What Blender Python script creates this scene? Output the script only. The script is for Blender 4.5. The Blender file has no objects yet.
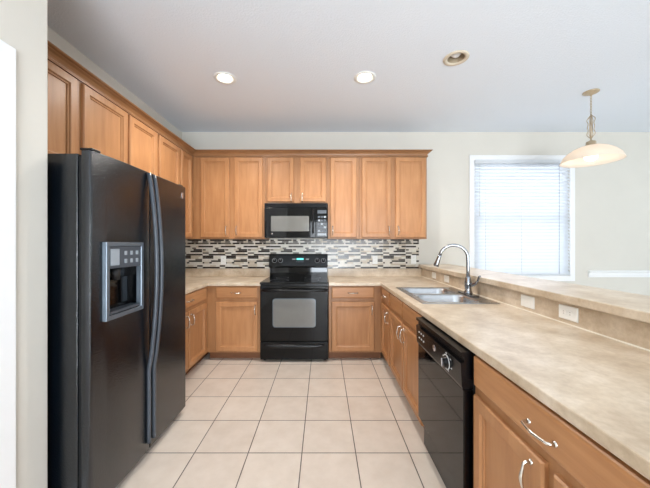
import bpy, bmesh, math, random
from mathutils import Vector, Matrix
random.seed(7)
SC = bpy.context.scene
COL = SC.collection
PI = math.pi

# ------------------------------------------------------------------ camera
cd = bpy.data.cameras.new('camera'); cam = bpy.data.objects.new('camera', cd); COL.objects.link(cam)
cam.location = (0, 0, 1.31); cam.rotation_euler = (PI/2, 0, 0)
cd.sensor_fit = 'HORIZONTAL'; cd.sensor_width = 36.0; cd.lens = 292/650*36.0
cd.shift_x = 2/650; cd.clip_start = 0.02
SC.camera = cam

# ------------------------------------------------------------------ world, lights, exposure
w = bpy.data.worlds.new('sky'); SC.world = w; w.use_nodes = True
bg = w.node_tree.nodes['Background']; bg.inputs[0].default_value = (0.72, 0.86, 1.0, 1); bg.inputs[1].default_value = 0.9
def area(name, loc, rot, sx, sy, power, color):
    l = bpy.data.lights.new(name, 'AREA'); l.shape = 'RECTANGLE'; l.size = sx; l.size_y = sy
    l.energy = power; l.color = color
    o = bpy.data.objects.new(name, l); COL.objects.link(o); o.location = loc; o.rotation_euler = rot
    return o
area('daylight_patio_door', (0.9, -3.55, 1.25), (PI/2, 0, 0), 3.0, 2.2, 170, (0.88, 0.94, 1.0))
area('added_ceiling_fill', (0.9, -4.6, 0.05), (math.radians(150), 0, 0), 3.0, 1.6, 240, (0.80, 0.90, 1.0))  # unseen upward fill lamp, added to brighten the ceiling
area('daylight_dining_window', (7.9, 1.6, 1.6), (0, PI/2, 0), 1.7, 2.4, 70, (0.74, 0.90, 1.0))
area('daylight_blind_window', (2.65, 4.6, 1.75), (-PI/2, 0, 0), 1.8, 2.0, 22.0, (0.96, 0.93, 1.0))
vs = SC.view_settings
vs.view_transform = 'Standard'; vs.look = 'None'; vs.gamma = 1.0; vs.use_curve_mapping = False
vs.exposure = 0.68

# ------------------------------------------------------------------ materials
def lin(c):
    return tuple(((x/255)/12.92 if x/255 <= 0.04045 else ((x/255+0.055)/1.055)**2.4) for x in c) + (1,)
def new_mat(name):
    m = bpy.data.materials.new(name); m.use_nodes = True
    nt = m.node_tree; b = nt.nodes['Principled BSDF']
    return m, nt, b
def coords(nt, scale=(1, 1, 1)):
    tc = nt.nodes.new('ShaderNodeTexCoord'); mp = nt.nodes.new('ShaderNodeMapping')
    mp.inputs['Scale'].default_value = scale
    nt.links.new(tc.outputs['Object'], mp.inputs['Vector'])
    return mp.outputs['Vector']
def noise(nt, vec, scale, detail=4, rough=0.55):
    n = nt.nodes.new('ShaderNodeTexNoise'); n.inputs['Scale'].default_value = scale
    n.inputs['Detail'].default_value = detail; n.inputs['Roughness'].default_value = rough
    nt.links.new(vec, n.inputs['Vector']); return n.outputs['Fac']
def ramp(nt, fac, stops):
    r = nt.nodes.new('ShaderNodeValToRGB')
    els = r.color_ramp.elements
    while len(els) < len(stops): els.new(0.5)
    for e, (p, c) in zip(els, stops): e.position = p; e.color = c
    nt.links.new(fac, r.inputs['Fac']); return r.outputs['Color']
def bump(nt, b, h, strength, dist=0.01):
    n = nt.nodes.new('ShaderNodeBump'); n.inputs['Strength'].default_value = strength
    n.inputs['Distance'].default_value = dist
    nt.links.new(h, n.inputs['Height']); nt.links.new(n.outputs['Normal'], b.inputs['Normal'])
def simple(name, rgb, rough=0.5, metal=0.0, spec=0.5, coat=0.0, var=0.04, nscale=12, bmp=0.0, bscale=200, bdist=0.002):
    m, nt, b = new_mat(name)
    c = lin(rgb)
    v = coords(nt)
    n = noise(nt, v, nscale)
    lo = tuple(x*(1-var) for x in c[:3]) + (1,); hi = tuple(min(1, x*(1+var)) for x in c[:3]) + (1,)
    nt.links.new(ramp(nt, n, [(0.3, lo), (0.7, hi)]), b.inputs['Base Color'])
    b.inputs['Roughness'].default_value = rough; b.inputs['Metallic'].default_value = metal
    b.inputs['Specular IOR Level'].default_value = spec; b.inputs['Coat Weight'].default_value = coat
    if bmp: bump(nt, b, noise(nt, v, bscale, 3), bmp, bdist)
    return m
def wood(name, grain, dark=1.0):
    m, nt, b = new_mat(name)
    v = coords(nt, grain)
    n1 = noise(nt, v, 1.0, 6, 0.6)
    v2 = coords(nt); n2 = noise(nt, v2, 3.0, 2)
    oi = nt.nodes.new('ShaderNodeObjectInfo')
    col = ramp(nt, n1, [(0.30, lin((170, 119, 78))), (0.5, lin((181, 130, 87))), (0.72, lin((190, 140, 96)))])
    mx = nt.nodes.new('ShaderNodeMix'); mx.data_type = 'RGBA'; mx.blend_type = 'MULTIPLY'
    mx.inputs['Factor'].default_value = 1.0
    nt.links.new(col, mx.inputs[6])
    nt.links.new(ramp(nt, n2, [(0.3, (0.90, 0.88, 0.86, 1)), (0.7, (1, 1, 1, 1))]), mx.inputs[7])
    hs = nt.nodes.new('ShaderNodeHueSaturation')
    mr = nt.nodes.new('ShaderNodeMapRange'); mr.inputs['To Min'].default_value = 0.93*dark; mr.inputs['To Max'].default_value = 1.05*dark
    nt.links.new(oi.outputs['Random'], mr.inputs['Value']); nt.links.new(mr.outputs['Result'], hs.inputs['Value'])
    nt.links.new(mx.outputs[2], hs.inputs['Color'])
    nt.links.new(hs.outputs['Color'], b.inputs['Base Color'])
    b.inputs['Roughness'].default_value = 0.36; b.inputs['Specular IOR Level'].default_value = 0.4
    bump(nt, b, n1, 0.05, 0.002)
    return m
def thin_glass(name, tint=(1, 1, 1, 1), fac=0.08):
    m, nt, b = new_mat(name); nt.nodes.remove(b)
    out = nt.nodes['Material Output']
    t = nt.nodes.new('ShaderNodeBsdfTransparent'); t.inputs[0].default_value = tint
    g = nt.nodes.new('ShaderNodeBsdfGlossy'); g.inputs['Roughness'].default_value = 0.02
    mx = nt.nodes.new('ShaderNodeMixShader'); mx.inputs[0].default_value = fac
    nt.links.new(t.outputs[0], mx.inputs[1]); nt.links.new(g.outputs[0], mx.inputs[2]); nt.links.new(mx.outputs[0], out.inputs[0])
    return m
def translucent(name, rgb, trans=0.5, rough=0.5):
    m, nt, b = new_mat(name)
    out = nt.nodes['Material Output']
    c = lin(rgb)
    v = coords(nt); n = noise(nt, v, 8)
    cc = ramp(nt, n, [(0.3, tuple(x*0.96 for x in c[:3])+(1,)), (0.7, c)])
    nt.links.new(cc, b.inputs['Base Color']); b.inputs['Roughness'].default_value = rough
    t = nt.nodes.new('ShaderNodeBsdfTranslucent'); nt.links.new(cc, t.inputs[0])
    mx = nt.nodes.new('ShaderNodeMixShader'); mx.inputs[0].default_value = trans
    nt.links.new(b.outputs[0], mx.inputs[1]); nt.links.new(t.outputs[0], mx.inputs[2]); nt.links.new(mx.outputs[0], out.inputs[0])
    return m
def emit(name, rgb, s):
    m, nt, b = new_mat(name)
    b.inputs['Base Color'].default_value = lin(rgb)
    b.inputs['Emission Color'].default_value = lin(rgb); b.inputs['Emission Strength'].default_value = s
    return m

M = {}
M['wall'] = simple('wall_paint', (216, 211, 201), 0.8, var=0.015, nscale=3, bmp=0.12, bscale=160, bdist=0.003)
M['trim'] = simple('white_trim', (240, 240, 240), 0.4, var=0.01)
M['plastic_white'] = simple('white_plastic', (240, 240, 236), 0.35, var=0.01)
M['socket'] = simple('socket_slots', (120, 116, 108), 0.5)
M['wood_v'] = wood('maple_vertical', (22, 22, 2.2))
M['wood_h'] = wood('maple_horizontal', (3, 3, 40))
M['wood_frame_shaded'] = wood('maple_frame_shaded', (22, 22, 2.2), 0.84)  # same maple, darkened to carry the shade in the gaps between doors
M['wood_crown_shaded'] = wood('maple_crown_shaded', (4, 4, 40), 0.74)  # same maple, with the moulding's underside shade put into its tone
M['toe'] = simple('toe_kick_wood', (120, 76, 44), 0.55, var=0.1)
M['nickel'] = simple('brushed_nickel', (214, 210, 202), 0.22, metal=1.0, var=0.03)
M['chrome'] = simple('chrome', (158, 161, 166), 0.16, metal=1.0, var=0.02)
M['steel'] = simple('stainless_steel', (186, 188, 190), 0.27, metal=1.0, var=0.05, bmp=0.05, bscale=90)
M['black_gloss'] = simple('black_gloss', (5, 6, 8), 0.05, spec=0.3, var=0.05)
M['black_satin'] = simple('black_satin', (8, 9, 12), 0.24, spec=0.35, var=0.05)
M['black_matte'] = simple('black_matte', (12, 12, 13), 0.6, var=0.05)
M['black_tex'] = simple('black_leathergrain', (4, 9, 16), 0.12, spec=0.6, coat=0.25, var=0.08, bmp=0.6, bscale=150, bdist=0.0025)
_b = M['black_tex'].node_tree.nodes['Principled BSDF']; _b.inputs['Coat IOR'].default_value = 1.75; _b.inputs['Coat Roughness'].default_value = 0.1
_nb = [n for n in M['black_tex'].node_tree.nodes if n.type == 'BUMP'][0]; M['black_tex'].node_tree.links.new(_nb.outputs['Normal'], _b.inputs['Coat Normal'])
M['bezel'] = simple('dispenser_bezel', (112, 122, 132), 0.25, metal=0.5)
M['soft_print'] = simple('soft_print', (150, 158, 166), 0.35)
M['charcoal'] = simple('charcoal_plastic', (70, 76, 84), 0.3, var=0.04)
M['grey_print'] = simple('pale_print', (205, 205, 205), 0.4)
M['mesh_glass'] = simple('oven_screen_glass', (104, 103, 99), 0.14, var=0.05, coat=0.5)
M['display'] = emit('green_display', (90, 200, 190), 0.9)
M['badge'] = simple('silver_badge', (200, 200, 205), 0.25, metal=0.9)
M['beige_metal'] = simple('beige_metal', (186, 168, 140), 0.35, metal=0.5, var=0.06)
M['baffle'] = simple('lamp_baffle', (168, 152, 128), 0.45, metal=0.4)
M['ring'] = simple('aged_ring', (214, 202, 182), 0.4)
M['bulb_off'] = simple('frosted_bulb', (228, 230, 232), 0.3)
M['bulb_on'] = emit('lit_bulb', (255, 232, 200), 2.2)
M['lamp_on'] = emit('lit_lamp', (255, 244, 224), 7.0)
M['pane'] = thin_glass('window_glass')
M['blind'] = translucent('blind_vinyl', (240, 243, 246), 0.36, 0.45)
M['shade'] = translucent('alabaster_glass', (250, 240, 228), 0.5, 0.3)
M['cord'] = simple('blind_cord', (120, 132, 146), 0.7)
M['caulk'] = simple('caulk', (240, 234, 220), 0.6)

# ceiling: knockdown texture
m, nt, b = new_mat('ceiling_texture'); M['ceiling'] = m
b.inputs['Base Color'].default_value = lin((232, 238, 246)); b.inputs['Roughness'].default_value = 0.9
v = coords(nt)
h = ramp(nt, noise(nt, v, 75, 4, 0.6), [(0.42, (0, 0, 0, 1)), (0.62, (1, 1, 1, 1))])
bump(nt, b, h, 0.3, 0.004)

# laminate
m, nt, b = new_mat('beige_laminate'); M['laminate'] = m
v = coords(nt)
n1 = noise(nt, v, 5.5, 6, 0.62); n2 = noise(nt, v, 60, 3, 0.6)
c1 = ramp(nt, n1, [(0.30, lin((180, 158, 132))), (0.48, lin((203, 185, 161))), (0.68, lin((224, 210, 191)))])
c2 = ramp(nt, n2, [(0.3, (0.88, 0.86, 0.84, 1)), (0.65, (1, 1, 1, 1))])
mx = nt.nodes.new('ShaderNodeMix'); mx.data_type = 'RGBA'; mx.blend_type = 'MULTIPLY'; mx.inputs['Factor'].default_value = 1
nt.links.new(c1, mx.inputs[6]); nt.links.new(c2, mx.inputs[7]); nt.links.new(mx.outputs[2], b.inputs['Base Color'])
b.inputs['Roughness'].default_value = 0.3

# floor tile: square ceramic tiles on a 0.337 m grid
m, nt, b = new_mat('floor_tile'); M['tile'] = m
T = 0.337
tc = nt.nodes.new('ShaderNodeTexCoord'); mp = nt.nodes.new('ShaderNodeMapping')
mp.inputs['Location'].default_value = (0.132, -1.831, 0)
nt.links.new(tc.outputs['Object'], mp.inputs['Vector'])
br = nt.nodes.new('ShaderNodeTexBrick'); br.offset = 0.0; br.squash = 1.0
br.inputs['Scale'].default_value = 1.0; br.inputs['Brick Width'].default_value = T; br.inputs['Row Height'].default_value = T
br.inputs['Mortar Size'].default_value = 0.0032; br.inputs['Mortar Smooth'].default_value = 0.1; br.inputs['Bias'].default_value = 0
br.inputs['Color1'].default_value = lin((216, 203, 190)); br.inputs['Color2'].default_value = lin((222, 210, 197))
br.inputs['Mortar'].default_value = lin((92, 84, 78))
nt.links.new(mp.outputs['Vector'], br.inputs['Vector'])
n1 = noise(nt, mp.outputs['Vector'], 7, 5, 0.6)
mx = nt.nodes.new('ShaderNodeMix'); mx.data_type = 'RGBA'; mx.blend_type = 'MULTIPLY'; mx.inputs['Factor'].default_value = 1
nt.links.new(br.outputs['Color'], mx.inputs[6])
nt.links.new(ramp(nt, n1, [(0.3, (0.90, 0.88, 0.86, 1)), (0.65, (1, 1, 1, 1))]), mx.inputs[7])
nt.links.new(mx.outputs[2], b.inputs['Base Color'])
b.inputs['Roughness'].default_value = 0.38
inv = nt.nodes.new('ShaderNodeMath'); inv.operation = 'SUBTRACT'; inv.inputs[0].default_value = 1.0
nt.links.new(br.outputs['Fac'], inv.inputs[1]); bump(nt, b, inv.outputs[0], 0.4, 0.003)

for k, c, r in (('mos_white', (224, 219, 208), 0.25), ('mos_cream', (196, 184, 164), 0.3), ('mos_grey', (110, 103, 95), 0.25),
                ('mos_dark', (50, 42, 38), 0.2), ('mos_grout', (214, 208, 196), 0.8)):
    M[k] = simple(k, c, r, var=0.08, nscale=25)

# ------------------------------------------------------------------ mesh helpers
class Fr:
    def __init__(s, o=(0, 0, 0), u=(1, 0, 0), v=(0, 1, 0), n=(0, 0, 1)):
        s.o, s.u, s.v, s.n = Vector(o), Vector(u), Vector(v), Vector(n)
    def __call__(s, a, b, c): return s.o + s.u*a + s.v*b + s.n*c
WORLD = Fr()
class MB:
    def __init__(s): s.bm = bmesh.new()
    def box(s, x0, x1, y0, y1, z0, z1, bev=0.0, seg=2, fr=WORLD, mi=0):
        t = bmesh.new()
        vs_ = [t.verts.new(fr(x, y, z)) for z in (z0, z1) for y in (y0, y1) for x in (x0, x1)]
        for f in ((0, 1, 3, 2), (4, 6, 7, 5), (0, 4, 5, 1), (2, 3, 7, 6), (0, 2, 6, 4), (1, 5, 7, 3)):
            t.faces.new([vs_[i] for i in f])
        bmesh.ops.recalc_face_normals(t, faces=t.faces)
        if bev: bmesh.ops.bevel(t, geom=t.edges[:], offset=bev, segments=seg, profile=0.5, affect='EDGES')
        return s.merge(t, mi)
    def merge(s, t, mi=0):
        mp_ = {v: s.bm.verts.new(v.co) for v in t.verts}
        for f in t.faces:
            g = s.bm.faces.new([mp_[v] for v in f.verts]); g.material_index = mi; g.smooth = f.smooth
        t.free(); return s
    def rings(s, fr, a0, a1, b0, b1, rs):
        prev = None
        for (i, c) in rs:
            q = [s.bm.verts.new(fr(a, b, c)) for a, b in ((a0+i, b0+i), (a1-i, b0+i), (a1-i, b1-i), (a0+i, b1-i))]
            if prev is None: s.bm.faces.new(q[::-1])
            else:
                for k in range(4): s.bm.faces.new((prev[k], prev[(k+1) % 4], q[(k+1) % 4], q[k]))
            prev = q
        s.bm.faces.new(prev); return s
    def grid(s, fr, xs, ys, keep, z0, z1, bev=0.0, seg=2):
        """slab between z0 and z1 made of the grid cells for which keep(cx, cy)"""
        t = bmesh.new(); vt = {}
        def V(i, j, z):
            k = (i, j, z)
            if k not in vt: vt[k] = t.verts.new(fr(xs[i], ys[j], z))
            return vt[k]
        cells = {(i, j) for i in range(len(xs)-1) for j in range(len(ys)-1) if keep((xs[i]+xs[i+1])/2, (ys[j]+ys[j+1])/2)}
        for (i, j) in cells:
            t.faces.new((V(i, j, z1), V(i+1, j, z1), V(i+1, j+1, z1), V(i, j+1, z1)))
            t.faces.new((V(i, j+1, z0), V(i+1, j+1, z0), V(i+1, j, z0), V(i, j, z0)))
            for (di, dj, p, q) in ((-1, 0, (i, j), (i, j+1)), (1, 0, (i+1, j), (i+1, j+1)), (0, -1, (i, j), (i+1, j)), (0, 1, (i, j+1), (i+1, j+1))):
                if (i+di, j+dj) not in cells:
                    t.faces.new((V(*p, z0), V(*q, z0), V(*q, z1), V(*p, z1)))
        bmesh.ops.recalc_face_normals(t, faces=t.faces)
        if bev:
            es = [e for e in t.edges if len(e.link_faces) == 2 and e.calc_face_angle() > 1.0]
            bmesh.ops.bevel(t, geom=es, offset=bev, segments=seg, profile=0.5, affect='EDGES')
        return s.merge(t)
    def tube(s, pts, rad, n=10, cap=True, squash=None):
        pts = [Vector(p) for p in pts]
        if not hasattr(rad, '__len__'): rad = [rad]*len(pts)
        tang = []
        for i in range(len(pts)):
            d = pts[min(i+1, len(pts)-1)] - pts[max(i-1, 0)]; tang.append(d.normalized())
        up = Vector((0, 0, 1)) if abs(tang[0].z) < 0.9 else Vector((1, 0, 0))
        nn = (up - tang[0]*up.dot(tang[0])).normalized()
        rows = []
        for i, p in enumerate(pts):
            nn = (nn - tang[i]*nn.dot(tang[i])).normalized(); bb = tang[i].cross(nn)
            row = []
            for k in range(n):
                a = 2*PI*k/n
                off = nn*math.cos(a)*rad[i] + bb*math.sin(a)*rad[i]
                if squash:
                    ax, f = Vector(squash[0]), squash[1]; off = off - ax*off.dot(ax)*(1-f)
                row.append(s.bm.verts.new(p+off))
            rows.append(row)
        for r0, r1 in zip(rows, rows[1:]):
            for k in range(n):
                f = s.bm.faces.new((r0[k], r0[(k+1) % n], r1[(k+1) % n], r1[k])); f.smooth = True
        if cap:
            s.bm.faces.new(rows[0][::-1]); s.bm.faces.new(rows[-1])
        return s
    def lathe(s, prof, c, axis=(0, 0, 1), n=32, close=False):
        ax = Vector(axis).normalized(); u = ax.orthogonal().normalized(); v_ = ax.cross(u); c = Vector(c)
        rows = []
        for (r, z) in prof:
            if r < 1e-6: rows.append([s.bm.verts.new(c+ax*z)])
            else: rows.append([s.bm.verts.new(c+ax*z+(u*math.cos(2*PI*k/n)+v_*math.sin(2*PI*k/n))*r) for k in range(n)])
        seq = list(zip(rows, rows[1:]))
        if close: seq.append((rows[-1], rows[0]))
        for r0, r1 in seq:
            for k in range(n):
                k2 = (k+1) % n
                if len(r0) == 1 and len(r1) == 1: continue
                if len(r0) == 1: q = (r0[0], r1[k2], r1[k])
                elif len(r1) == 1: q = (r0[k], r0[k2], r1[0])
                else: q = (r0[k], r0[k2], r1[k2], r1[k])
                f = s.bm.faces.new(q); f.smooth = True
        return s
    def prism(s, fr, poly, c0, c1):
        t = bmesh.new()
        A = [t.verts.new(fr(a, b, c0)) for a, b in poly]; B = [t.verts.new(fr(a, b, c1)) for a, b in poly]
        t.faces.new(A[::-1]); t.faces.new(B)
        for k in range(len(poly)): t.faces.new((A[k], A[(k+1) % len(A)], B[(k+1) % len(A)], B[k]))
        bmesh.ops.recalc_face_normals(t, faces=t.faces)
        return s.merge(t)
    def build(s, name, mat, parent=None, origin=None, recalc=True):
        if recalc: bmesh.ops.recalc_face_normals(s.bm, faces=s.bm.faces)
        o_ = Vector(parent['_o']) if parent is not None else Vector(origin or (0, 0, 0))
        for v in s.bm.verts: v.co -= o_
        me = bpy.data.meshes.new(name); s.bm.to_mesh(me); s.bm.free()
        for mm in (mat if isinstance(mat, (list, tuple)) else [mat]): me.materials.append(mm)
        ob = bpy.data.objects.new(name, me); COL.objects.link(ob)
        ob['_o'] = tuple(o_)
        if parent is not None: ob.parent = parent
        else: ob.location = o_
        return ob
def thing(name, label, cat, loc, group=None):
    o = bpy.data.objects.new(name, None); COL.objects.link(o); o.location = loc; o['_o'] = tuple(loc)
    o.empty_display_size = 0.1
    return tag(o, label, cat, group)
def tag(o, label, cat, group=None):
    o['label'] = label; o['category'] = cat
    if group: o['group'] = group
    return o
def struct(o): o['kind'] = 'structure'; return o
def B(name, mat, parent, x0, x1, y0, y1, z0, z1, bev=0.0, seg=2, fr=WORLD):
    return MB().box(x0, x1, y0, y1, z0, z1, bev, seg, fr).build(name, mat, parent)

# ------------------------------------------------------------------ the room
H = 2.80; YB = 3.89; XL = -1.88; XN = -1.25; YN = 1.33; YR = -3.3; XR = 7.6
LIGHTS = [(-0.879, 2.62), (0.375, 2.61), (1.066, 2.34)]
struct(B('floor', M['tile'], None, -2.0, XR+0.12, YR-0.12, YB+0.12, -0.1, 0))
hx, hy = {-2.0, XR+0.12}, {YR-0.12, YB+0.12}
for x, y in LIGHTS: hx |= {x-0.066, x+0.066}; hy |= {y-0.066, y+0.066}
struct(MB().grid(WORLD, sorted(hx), sorted(hy), lambda cx, cy: not any(abs(cx-x) < 0.066 and abs(cy-y) < 0.066 for x, y in LIGHTS), H, H+0.1).build('ceiling', M['ceiling']))
WX0, WX1, WZ0, WZ1 = 2.01, 3.28, 0.88, 2.425          # window opening in the back wall
frB = Fr((0, YB, 0), (1, 0, 0), (0, 0, 1), (0, 1, 0))
struct(MB().grid(frB, [-2.0, WX0, WX1, XR+0.12], [0, WZ0, WZ1, H], lambda a, b_: not (WX0 < a < WX1 and WZ0 < b_ < WZ1), 0, 0.12).build('wall_back', M['wall']))
struct(B('wall_left', M['wall'], None, XL-0.12, XL, YN, YB, 0, H))
struct(MB().grid(WORLD, [XL-0.12, XN-0.12, XN], [YR, YN-0.12, YN], lambda cx, cy: cx > XN-0.12 or cy > YN-0.12, 0, H, 0.008, 2).build('wall_left_near', M['wall']))
frR = Fr((XR, 0, 0), (0, 1, 0), (0, 0, 1), (1, 0, 0))
RW = (0.5, 2.7, 0.75, 2.35)
struct(MB().grid(frR, [YR-0.12, RW[0], RW[1], YB+0.12], [0, RW[2], RW[3], H], lambda a, b_: not (RW[0] < a < RW[1] and RW[2] < b_ < RW[3]), 0, 0.12).build('wall_right', M['wall']))
frF = Fr((0, YR, 0), (1, 0, 0), (0, 0, 1), (0, -1, 0))
PD = (-0.5, 2.3, 0.0, 2.15)
struct(MB().grid(frF, [XN-0.12, PD[0], PD[1], XR+0.12], [0, PD[3], H], lambda a, b_: not (PD[0] < a < PD[1] and b_ < PD[3]), 0, 0.12).build('wall_front', M['wall']))

def frame(mb, fr, a0, a1, b0, b1, wd, c0, c1, bev=0.003):
    mb.grid(fr, [a0, a0+wd, a1-wd, a1], [b0, b0+wd, b1-wd, b1], lambda a, b_: not (a0+wd < a < a1-wd and b0+wd < b_ < b1-wd), c0, c1, bev)
    return mb
# window with casing and double-hung sashes (back wall, dining side)
win = frame(MB(), frB, 1.945, 3.345, 0.817, 2.489, 0.065, -0.018, 0.0, 0.004).build('window_1', M['trim']); struct(win)
frame(MB(), frB, WX0+0.001, WX1-0.001, WZ0+0.001, WZ1-0.001, 0.03, 0.03, 0.10).build('window_frame', M['trim'], win)
midz = 1.66
frame(MB(), frB, WX0+0.032, WX1-0.032, midz-0.02, WZ1-0.032, 0.035, 0.072, 0.094).build('upper_sash', M['trim'], win)
frame(MB(), frB, WX0+0.032, WX1-0.032, WZ0+0.032, midz+0.02, 0.04, 0.048, 0.070).build('lower_sash', M['trim'], win)
B('pane', M['pane'], win, WX0+0.067, WX1-0.067, midz+0.015, WZ1-0.067, 0.081, 0.085, fr=frB)
B('pane', M['pane'], win, WX0+0.072, WX1-0.072, WZ0+0.072, midz-0.02, 0.057, 0.061, fr=frB)
B('window_sill', M['trim'], win, WX0-0.0, WX1+0.0, WZ0, WZ0+0.012, -0.016, 0.03, 0.003, fr=frB)
# dining window and patio door outside the view
w2 = frame(MB(), frR, RW[0]-0.06, RW[1]+0.06, RW[2]-0.06, RW[3]+0.06, 0.06, -0.018, 0.0, 0.004).build('window_2', M['trim']); struct(w2)
frame(MB(), frR, RW[0]+0.001, RW[1]-0.001, RW[2]+0.001, RW[3]-0.001, 0.05, 0.03, 0.09).build('sash', M['trim'], w2)
B('pane', M['pane'], w2, RW[0]+0.05, RW[1]-0.05, RW[2]+0.05, RW[3]-0.05, 0.058, 0.062, fr=frR)
d2 = frame(MB(), frF, PD[0]+0.001, PD[1]-0.001, 0.001, PD[3]-0.001, 0.06, 0.02, 0.10).build('door_2', M['trim']); struct(d2)
B('door_stile', M['trim'], d2, 0.86, 0.94, 0.061, PD[3]-0.061, 0.03, 0.09, fr=frF)
B('pane', M['pane'], d2, PD[0]+0.061, 0.86, 0.061, PD[3]-0.061, 0.058, 0.062, fr=frF)
B('pane', M['pane'], d2, 0.94, PD[1]-0.061, 0.061, PD[3]-0.061, 0.058, 0.062, fr=frF)
# white door and casing on the near left wall
frN = Fr((XN, 0, 0), (0, 1, 0), (0, 0, 1), (1, 0, 0))
d1 = MB()
d1.grid(frN, [0.16, 0.235, 1.10, 1.175], [0, 2.02, 2.094], lambda a, b_: not (0.235 < a < 1.10 and b_ < 2.02), 0, 0.018, 0.005)
d1 = d1.build('door_1', M['trim']); struct(d1)
lf = MB()
lf.box(0.237, 1.098, 0.012, 2.018, 0.0, 0.008, 0.002, fr=frN)
lf.build('door_leaf', M['trim'], d1)
for (z0, z1) in ((0.22, 0.95), (1.08, 1.88)):
    for (y0, y1) in ((0.34, 0.62), (0.72, 1.0)):
        MB().rings(frN, y0, y1, z0, z1, [(0, 0.008), (0.012, 0.014), (0.03, 0.009), (0.05, 0.013)]).build('door_panel', M['trim'], d1)
MB().lathe([(0, 0.07), (0.024, 0.066), (0.028, 0.052), (0.02, 0.038), (0.01, 0.03), (0.01, 0.012), (0.026, 0.009), (0.026, 0)], frN(0.30, 0.95, 0.008), (1, 0, 0), 20).build('door_knob', M['nickel'], d1)
struct(B('baseboard_left', M['trim'], None, XN, XN+0.014, 1.177, YN-0.005, 0, 0.10, 0.004))
struct(B('baseboard_back', M['trim'], None, 1.47, XR, YB-0.014, YB, 0, 0.10, 0.004))
# chair rail on the dining wall
rail = MB().prism(Fr((3.525, YB, 0), (0, -1, 0), (0, 0, 1), (1, 0, 0)),
    [(0, 0.868), (0.014, 0.868), (0.016, 0.885), (0.022, 0.900), (0.022, 0.925), (0.036, 0.942), (0.036, 0.954), (0, 0.957)], 0, XR-3.525).build('trim_1', M['trim']); struct(rail)
# half wall that carries the bar top
struct(B('wall_bar', M['wall'], None, 1.331, 1.45, 0.385, YB, 0, 0.998))

# ------------------------------------------------------------------ window blind
bl = thing('window_blind', 'white horizontal slat blind lowered over the dining window', 'blind', (2.64, YB+0.015, WZ0+0.02))
B('head_rail', M['blind'], bl, WX0+0.004, WX1-0.004, YB-0.03, YB+0.025, WZ1-0.05, WZ1-0.001, 0.003)
sl = MB()
z = WZ1-0.072; zb = WZ0+0.045; nsl = 33
for k in range(nsl):
    zz = z - (z-zb-0.02)*k/(nsl-1)
    fr = Fr((0, YB+0.0, zz), (1, 0, 0), Vector((0, 0.62, 0.785)), Vector((0, -0.785, 0.62)))
    pts = [(-0.028, 0), (-0.014, 0.0026), (0, 0.0035), (0.014, 0.0026), (0.028, 0)]
    for (p, q) in zip(pts, pts[1:]):
        vq = [fr(WX0+0.008, p[0], p[1]), fr(WX1-0.008, p[0], p[1]), fr(WX1-0.008, q[0], q[1]), fr(WX0+0.008, q[0], q[1])]
        f = sl.bm.faces.new([sl.bm.verts.new(x) for x in vq])
bmesh.ops.remove_doubles(sl.bm, verts=sl.bm.verts[:], dist=0.0002)
sl = sl.build('slats', M['blind'], bl); 
md = sl.modifiers.new('thickness', 'SOLIDIFY'); md.thickness = 0.0015
B('bottom_rail', M['blind'], bl, WX0+0.008, WX1-0.008, YB-0.025, YB+0.02, zb-0.026, zb-0.004, 0.004)
for xx in (WX0+0.14, 2.63, WX1-0.155):
    MB().tube([(xx, YB-0.027, zb-0.01), (xx, YB-0.027, WZ1-0.05)], 0.0022, 6).build('ladder_cord', M['cord'] if xx > 3 else M['plastic_white'], bl)
MB().tube([(WX0+0.06, YB-0.035, 1.68), (WX0+0.06, YB-0.035, 2.37)], 0.004, 8).build('tilt_wand', M['plastic_white'], bl)

# ------------------------------------------------------------------ cabinet joinery
def handle_mesh(fr, a, b_, c, L, vert):
    pts = []; rad = []
    N = 18
    prof = [(-1, 0.0), (-1, 0.016), (-0.94, 0.023), (-0.8, 0.025), (-0.5, 0.028), (-0.2, 0.031), (0, 0.032)]
    prof = prof + [(-t, h_) for t, h_ in prof[-2::-1]]
    rr = [0.0062, 0.0052, 0.0048, 0.0044, 0.0046, 0.0055, 0.006]; rr = rr + rr[-2::-1]
    for (t, h_) in prof:
        d = t*L/2
        pts.append(fr(a + (0 if vert else d), b_ + (d if vert else 0), c + h_))
    mb = MB().tube(pts, rr, 10)
    for e in (-1, 1):
        ctr = fr(a + (0 if vert else e*L/2), b_ + (e*L/2 if vert else 0), c)
        mb.lathe([(0.009, 0), (0.009, 0.003), (0.006, 0.006)], ctr, fr.n, 12)
    return mb
def door(parent, fr, a0, a1, b0, b1, hd=None, t=0.02, fw=0.056):
    d = MB().rings(fr, a0, a1, b0, b1, [(0, 0), (0, t-0.007), (0.005, t-0.001), (0.007, t), (fw-0.006, t), (fw-0.002, t-0.004), (fw, t-0.009), (fw+0.009, t-0.010), (fw+0.011, t-0.017)]).build('door', M['wood_v'], parent)
    if hd: handle_mesh(fr, hd[0], hd[1], t, 0.10, True).build('handle', M['nickel'], d)
    return d
def drawer(parent, fr, a0, a1, b0, b1, hd=None, t=0.02, name='drawer'):
    d = MB().rings(fr, a0, a1, b0, b1, [(0, 0), (0, t-0.007), (0.004, t-0.003), (0.012, t)]).build(name, M['wood_h'], parent)
    if hd: handle_mesh(fr, hd[0], hd[1], t, 0.105, False).build('handle', M['nickel'], d)
    return d
CT = 0.88; CB = 0.842; TK = 0.092       # counter top, underside, toe-kick height
G = 0.0015

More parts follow.
